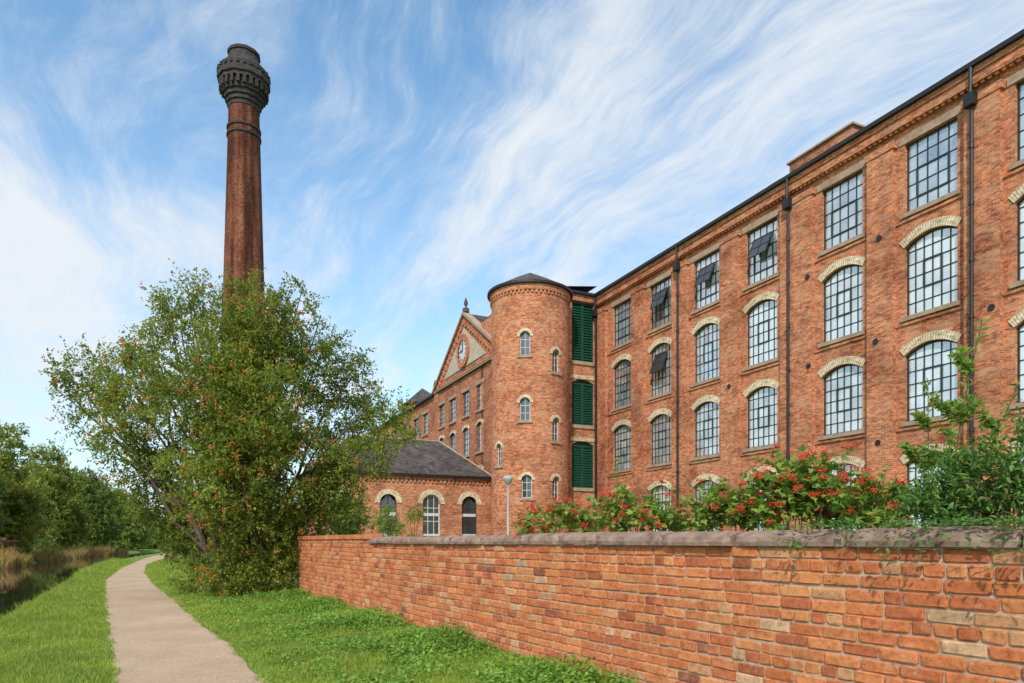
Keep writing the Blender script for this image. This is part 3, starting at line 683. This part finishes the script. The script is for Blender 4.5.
for px,py,r in lp:
    Y=ty+random.uniform(-1,1)*min(1.7,r*.045); c=at(px,py,Y); lobes.append((tuple(c),r*Y/F))
P,D,tips=sprays(lobes,78,5,15,.52,zmin=.05,inner=.4,spread=.95)
leaves('crown',P,D,.098,T_DIA,M['rowan'],tree,up=.7)
front=tips[:,1]<ty-.3
sel=tips[(rng.random(len(tips))<.07)&front]; sel=np.repeat(sel,10,0)+rng.normal(size=(len(sel)*10,3))*.05
blobs('fruit',sel,.019,M['rowanb'],tree)
stems_mesh(tb,[l[0] for l in lobes],.08,.012,6,.25,8).build('trunk',M['bark'],tree,True)

# ------------------------------------------------------------------ far trees and woods
def fartree(px,Y,topy,wpx,mat,label,group='trees beyond the canal'):
    b0=at(px,542,Y); b0.z=0; t=thing('tree',b0,label,'tree',group); sc=Y/F; H=CAMZ+(HZ-topy)*sc; Wm=wpx*sc/2
    lob=[]
    for i in range(11):
        a=random.uniform(0,6.28); rr=Wm*random.uniform(.2,.65); z=H*random.uniform(.18,.75); lob.append(((b0.x+math.cos(a)*rr,Y+math.sin(a)*rr,z),Wm*random.uniform(.34,.5)))
    lob.append(((b0.x,Y,H-Wm*.45),Wm*.45)); lob.append(((b0.x,Y,H*.45),Wm*.8)); lob.append(((b0.x,Y,H*.2),Wm*.8))
    P,D,tp=sprays(lob,20,5,10,.7,zmin=.1,inner=.4); leaves('crown',P,D,.28,T_DIA,mat,t,up=.8)
    stems_mesh(b0,[l[0] for l in lob[:6]],.2,.04,6,.3).build('trunk',M['bark'],t,True)
fartree(4,63,426,92,M['far1'],'rounded olive tree at the left edge, over the canal')
fartree(-55,55,420,100,M['far2'],'dark tree cut by the left edge of the photo, over the canal')
fartree(46,84,444,78,M['far1'],'second olive tree from the left, beyond the reeds')
fartree(86,104,468,72,M['far2'],'dark green tree in the middle of the far bank group')
fartree(120,128,488,58,M['far3'],'small pale green tree where the towpath bends')
fartree(200,100,496,60,M['far2'],'dark tree right of the far end of the towpath')
fartree(236,104,500,60,M['far3'],'distant light tree seen under the big tree crown','trees beyond the towpath')
lob=[]
for px in range(-260,330,8):
    Y=random.uniform(150,175); c=at(px,0,Y); lob.append(((c.x,Y,random.uniform(1,4.5)),(5.,5.,random.uniform(4.5,7.5))))
for s2 in np.arange(16,135,2.2):
    q=random.uniform(-12.5,-9.3); g=G(float(s2),q,1.); rr=random.uniform(.9,1.9); lob.append(((g.x,g.y,rr*.5),(rr,rr,rr)))
P,D,tp=sprays(lob,6,5,12,.8,zmin=.05,inner=.3)
tag(leaves('distant_woods',P,D,.36,T_DIA,M['far2'],up=.8),'bank of green hedges and far-off woodland behind the canal','woods',kind='stuff')
fe=thing('timber_fence',G(44,-7.7,0),'short red-brown timber fence on the far bank at the left edge','fence')
fg=lambda a,z,o: G(44+a,-7.7+o,z)
for k in range(5):
    mb=MB(); mb.box(fg,k*2.,k*2.+.12,0,1.9,-.06,.06); mb.build('post',M['timber'],fe)
for z in (1.0,1.6):
    mb=MB(); mb.box(fg,-.1,8.2,z,z+.16,.06,.1); mb.build('rail',M['timber'],fe)

# ------------------------------------------------------------------ shrubs over the wall
def shrub(name,label,lp,Y,base,leaf,size,mat,berries=0,dens=90,group=None,cat='shrub',tm=T_LOBE,slen=.18,nst=8):
    b0=at(base,542,Y); b0.z=0; t=thing(name,b0,label,cat,group)
    lob=[]
    for px,py,r in lp:
        yy=Y+random.uniform(-.15,.25); lob.append((tuple(at(px,py,yy)),r*yy/F))
    P,D,tips=sprays(lob,dens,4,6,slen,zmin=.5,inner=.15,spread=1.)
    leaves('foliage',P,D,size,tm,mat,t,up=.8)
    tg=[l[0] for l in lob]; tg=(tg*3)[:max(nst,len(tg))]
    tg=[tuple(Vector(q)+Vector((random.uniform(-.15,.15),random.uniform(-.1,.1),random.uniform(-.15,.0)))) for q in tg]
    stems_mesh(b0,tg,.012,.004,5,.05).build('stems',M['bark'],t,True)
    if berries:
        sc=-tips[:,1]*1.0-tips[:,0]*.2+tips[:,2]*.4+rng.normal(size=len(tips))*.2; k=np.argsort(-sc)[:berries*3]; k=rng.choice(k,min(berries,len(k)),replace=False)
        c=tips[k]+np.array([0,-.03,.01])
        c=np.repeat(c,24,0)+rng.normal(size=(len(c)*24,3))*np.array([.026,.026,.017]); blobs('berries',c,.0074,M['berry'],t)
    return t
sg='red-berried shrubs behind the boundary wall'
shrub('berry_shrub','leftmost low shrub thick with red berries above the wall, under the tower',[(524,532,10),(538,526,13),(556,521,14),(576,519,13),(590,524,12),(565,508,6)],9.2,560,0,.068,M['shrub'],48,360,sg)
shrub('berry_shrub','bright green berry shrub with a dark upright sprig, second from the left',[(608,517,16),(622,513,16),(638,514,16),(655,517,15),(672,522,14),(622,496,6),(645,499,5)],8.2,640,0,.07,M['shrub'],24,320,sg)
shrub('berry_shrub','green shrub with few berries between the two widest red-berried shrubs',[(692,519,16),(708,511,19),(724,505,20),(742,504,20),(756,510,18),(733,488,8)],7.6,720,0,.075,M['shrub'],12,270,sg)
shrub('berry_shrub','largest shrub with clusters of bright red berries above the middle of the wall',[(770,503,23),(788,494,25),(806,490,24),(826,490,24),(846,498,23),(800,512,20),(764,487,9),(822,468,10),(840,520,18),(795,471,8)],7.0,800,0,.08,M['shrub'],60,250,sg)
shrub('berry_shrub','rightmost red-berried shrub merging into the bramble',[(866,508,21),(884,506,19),(898,508,19),(880,518,16),(872,486,7)],6.4,880,0,.075,M['shrub'],22,250,sg)
shrub('bramble_bush','dark green bramble bush spilling over the right end of the wall',[(918,503,23),(940,493,29),(965,486,33),(990,488,31),(1015,488,33),(1040,488,35),(950,460,18),(1000,455,23),(1020,436,16),(915,515,16),(950,514,20),(985,516,20),(1020,515,18)],5.6,960,0,.068,M['shrubd'],0,310,None,'bush',T_LONG)
def sapling(px0,pxt,pyt,Y,label,nb,spread,seed,size=.065):
    random.seed(seed); b0=at(px0,542,Y); b0.z=0; t=thing('sapling',b0,label,'sapling')
    top=at(pxt,pyt,Y); mb=MB(); P=[];D=[]
    def br(a,b,r0,r1,nl):
        a=Vector(a);b=Vector(b); bend=Vector((random.uniform(-.06,.06),random.uniform(-.06,.06),0))*(b-a).length*2
        pts=[a.lerp(b,i/8)+bend*math.sin(i/8*math.pi) for i in range(9)]; mb.tube(pts,[r0+(r1-r0)*i/8 for i in range(9)],5)
        for i in range(nl):
            u=.15+.85*i/max(1,nl-1); q=pts[min(8,int(u*8))].lerp(pts[min(8,int(u*8)+1)],u*8-int(u*8)); ax=(b-a).normalized()
            for _ in range(3):
                P.append(tuple(q)); v=ax*.5+Vector((random.gauss(0,1),random.gauss(0,1),random.gauss(-.1,.6))); D.append(tuple(v))
        return pts
    m_=br(b0,top,.011,.003,44)
    for i in range(nb):
        u=.35+.6*i/nb; q=m_[int(u*8)]; ln=spread*(1.15-u)*random.uniform(.7,1.3); a=random.uniform(0,6.28)
        e=q+Vector((math.cos(a)*ln,math.sin(a)*ln*.6,ln*random.uniform(.7,1.3))); br(q,e,.005,.002,20)
    mb.build('stem',M['bark'],t,True); leaves('foliage',np.array(P),np.array(D),size,T_LONG,M['shrub'],t,up=.4)
sapling(975,982,322,5.9,'tall thin sapling with sparse leaves rising at the right edge of the wall',26,.6,3,.074)
sapling(935,928,385,6.2,'shorter leafy sapling left of the tallest one by the right edge',18,.5,5,.07)
sapling(1012,1018,385,5.7,'sapling cut by the right edge of the photo',18,.5,8,.07)
sapling(622,618,458,8.6,'small dark sprig standing above the berry shrubs near the tower',6,.28,11)
random.seed(20)
P=[];D=[]
for i in range(90):
    s0=random.uniform(-.6,1.5); o=random.uniform(-.25,.05); z=1.715; q=Vector(fw_(s0,z,o)); v=(wn*random.uniform(.2,1)+wd*random.uniform(-1,1)); v.normalize()
    for k in range(10):
        q=q+v*.03; oo=(q-A0).dot(wn)
        if oo>.07: q.z-=.028
        P.append(tuple(q+Vector((random.gauss(0,.012),random.gauss(0,.012),abs(random.gauss(0,.015)))))); D.append((random.gauss(0,1),random.gauss(0,1),random.gauss(0,.4)))
cp=thing('creeper',fw_(.4,1.7,-.1),'creeper trailing over the coping stones at the right end of the wall','creeper'); leaves('foliage',np.array(P),np.array(D),.05,T_LONG,M['shrubd'],cp,up=1)
def gshrub(px,py,Y,r,mat,label):
    b0=at(px,542,Y); b0.z=0; t=thing('garden_shrub',b0,label,'shrub'); c=at(px,py,Y)
    rr=r*Y/F; lob=[(tuple(c),rr),((c.x-rr*.6,c.y,c.z-rr*.6),rr*.7),((c.x+rr*.6,c.y,c.z-rr*.6),rr*.7),((c.x,c.y,c.z*.5),rr)]
    P,D,tp=sprays(lob,110,4,9,.35,zmin=.05); leaves('foliage',P,D,.11,T_DIA,mat,t); stems_mesh(b0,[l[0] for l in lob],.04,.01,5,.05).build('stems',M['bark'],t,True)
gshrub(388,520,36,11,M['far3'],'small yellow-green shrub in front of the low building')
gshrub(414,514,38,6,M['far1'],'upright olive shrub between the two arched windows of the low building')
gshrub(345,512,30,20,M['far2'],'dark shrub behind the wall end, right of the big tree')
lq=at(508,542,32); lq.z=0; lamp=thing('street_lamp',lq,'slim grey lamp post in front of the round tower','street lamp')
mb=MB(); mb.tube([lq,lq+Vector((0,0,1.0)),lq+Vector((0,0,1.01)),lq+Vector((0,0,4.3))],[.075,.075,.05,.04],10); mb.build('pole',M['steel'],lamp,True)
mb=MB(); mb.lathe(lq.x,lq.y,[(.05,4.28),(.12,4.34),(.22,4.52),(.24,4.6),(.2,4.66),(.02,4.72)],16); mb.build('lantern',M['steel'],lamp,True)

# ------------------------------------------------------------------ sky, sun, camera
el,az=math.radians(40),math.radians(195)
w=bpy.data.worlds.new('World'); S.world=w; w.use_nodes=True; nt=w.node_tree; bg=nt.nodes['Background']
sky=N(nt,'ShaderNodeTexSky'); sky.sky_type='NISHITA'; sky.sun_disc=False; sky.sun_elevation=el; sky.sun_rotation=az; sky.air_density=1.; sky.dust_density=.6; sky.ozone_density=1.5
tc=N(nt,'ShaderNodeTexCoord').outputs['Generated']; sp=N(nt,'ShaderNodeSeparateXYZ'); L(nt,tc,sp.inputs[0])
def mth(op,a,b=None,c=None,clamp=False):
    n=N(nt,'ShaderNodeMath',operation=op); n.use_clamp=clamp
    for i,v in enumerate((a,b,c)):
        if v is None: continue
        if isinstance(v,(int,float)): n.inputs[i].default_value=v
        else: L(nt,v,n.inputs[i])
    return n.outputs[0]
zz=mth('ADD',mth('MAXIMUM',sp.outputs[2],0.),.16)
u=mth('DIVIDE',sp.outputs[0],zz); v=mth('DIVIDE',sp.outputs[1],zz)
al=mth('ADD',mth('MULTIPLY',u,-.45),mth('MULTIPLY',v,.893)); ac=mth('ADD',mth('MULTIPLY',u,.893),mth('MULTIPLY',v,.45))
cb=N(nt,'ShaderNodeCombineXYZ'); L(nt,u,cb.inputs[0]); L(nt,v,cb.inputs[1])
wp=noise(nt,cb.outputs[0],.45,4,.55)
wv=mth('MULTIPLY',mth('SUBTRACT',wp.outputs[0],.5),2.0)
def streak(sa,sc_,zoff,sc2,det,rg):
    c2=N(nt,'ShaderNodeCombineXYZ'); L(nt,mth('MULTIPLY',al,sa),c2.inputs[0]); L(nt,mth('ADD',mth('MULTIPLY',ac,sc_),wv),c2.inputs[1]); c2.inputs[2].default_value=zoff
    n=noise(nt,c2.outputs[0],sc2,det,rg); n.inputs['Distortion'].default_value=.3; return n.outputs[0]
s1=streak(.45,1.0,5.2,1.1,11,.66)
s2=streak(.5,1.9,1.3,2.4,10,.68)
n2=noise(nt,cb.outputs[0],.55,6,.6)
d=mth('ADD',mth('ADD',mth('MULTIPLY',s1,.60),mth('MULTIPLY',n2.outputs[0],.45)),mth('MULTIPLY',mth('SUBTRACT',s2,.5),.50))
mr=N(nt,'ShaderNodeMapRange'); mr.interpolation_type='SMOOTHSTEP'; L(nt,d,mr.inputs[0]); mr.inputs[1].default_value=.41; mr.inputs[2].default_value=.66; mr.inputs[3].default_value=0; mr.inputs[4].default_value=.95
hz=mth('POWER',mth('SUBTRACT',1.,mth('MAXIMUM',sp.outputs[2],0.)),3.2)
inv=mth('MULTIPLY',mth('SUBTRACT',1.,mr.outputs[0]),mth('SUBTRACT',1.,mth('MULTIPLY',hz,.82)))
fac=mth('SUBTRACT',1.,inv,clamp=True)
tint=mixc(nt,'MULTIPLY',1.,sky.outputs[0],(1.08,1.58,1.66))
col=mixc(nt,'MIX',fac,tint,(5.7,6.0,6.3))
L(nt,col,bg.inputs[0]); bg.inputs[1].default_value=.15
sd=bpy.data.lights.new('sun','SUN'); sd.energy=3.3; sd.angle=math.radians(.8); sd.color=(1,.95,.87)
so=bpy.data.objects.new('sun',sd); C.objects.link(so)
sv=Vector((math.sin(az)*math.cos(el),math.cos(az)*math.cos(el),math.sin(el))); so.rotation_euler=sv.to_track_quat('Z','Y').to_euler(); so.location=sv*50
cd=bpy.data.cameras.new('camera'); cd.lens=24.012; cd.sensor_width=36; cd.shift_y=(HZ-341.5)/1024; cd.clip_end=5000; cd.clip_start=.05
co=bpy.data.objects.new('camera',cd); C.objects.link(co); co.location=(0,0,CAMZ); co.rotation_euler=(math.radians(90),0,0); S.camera=co
S.view_settings.view_transform='Standard'; S.view_settings.look='None'; S.view_settings.exposure=0
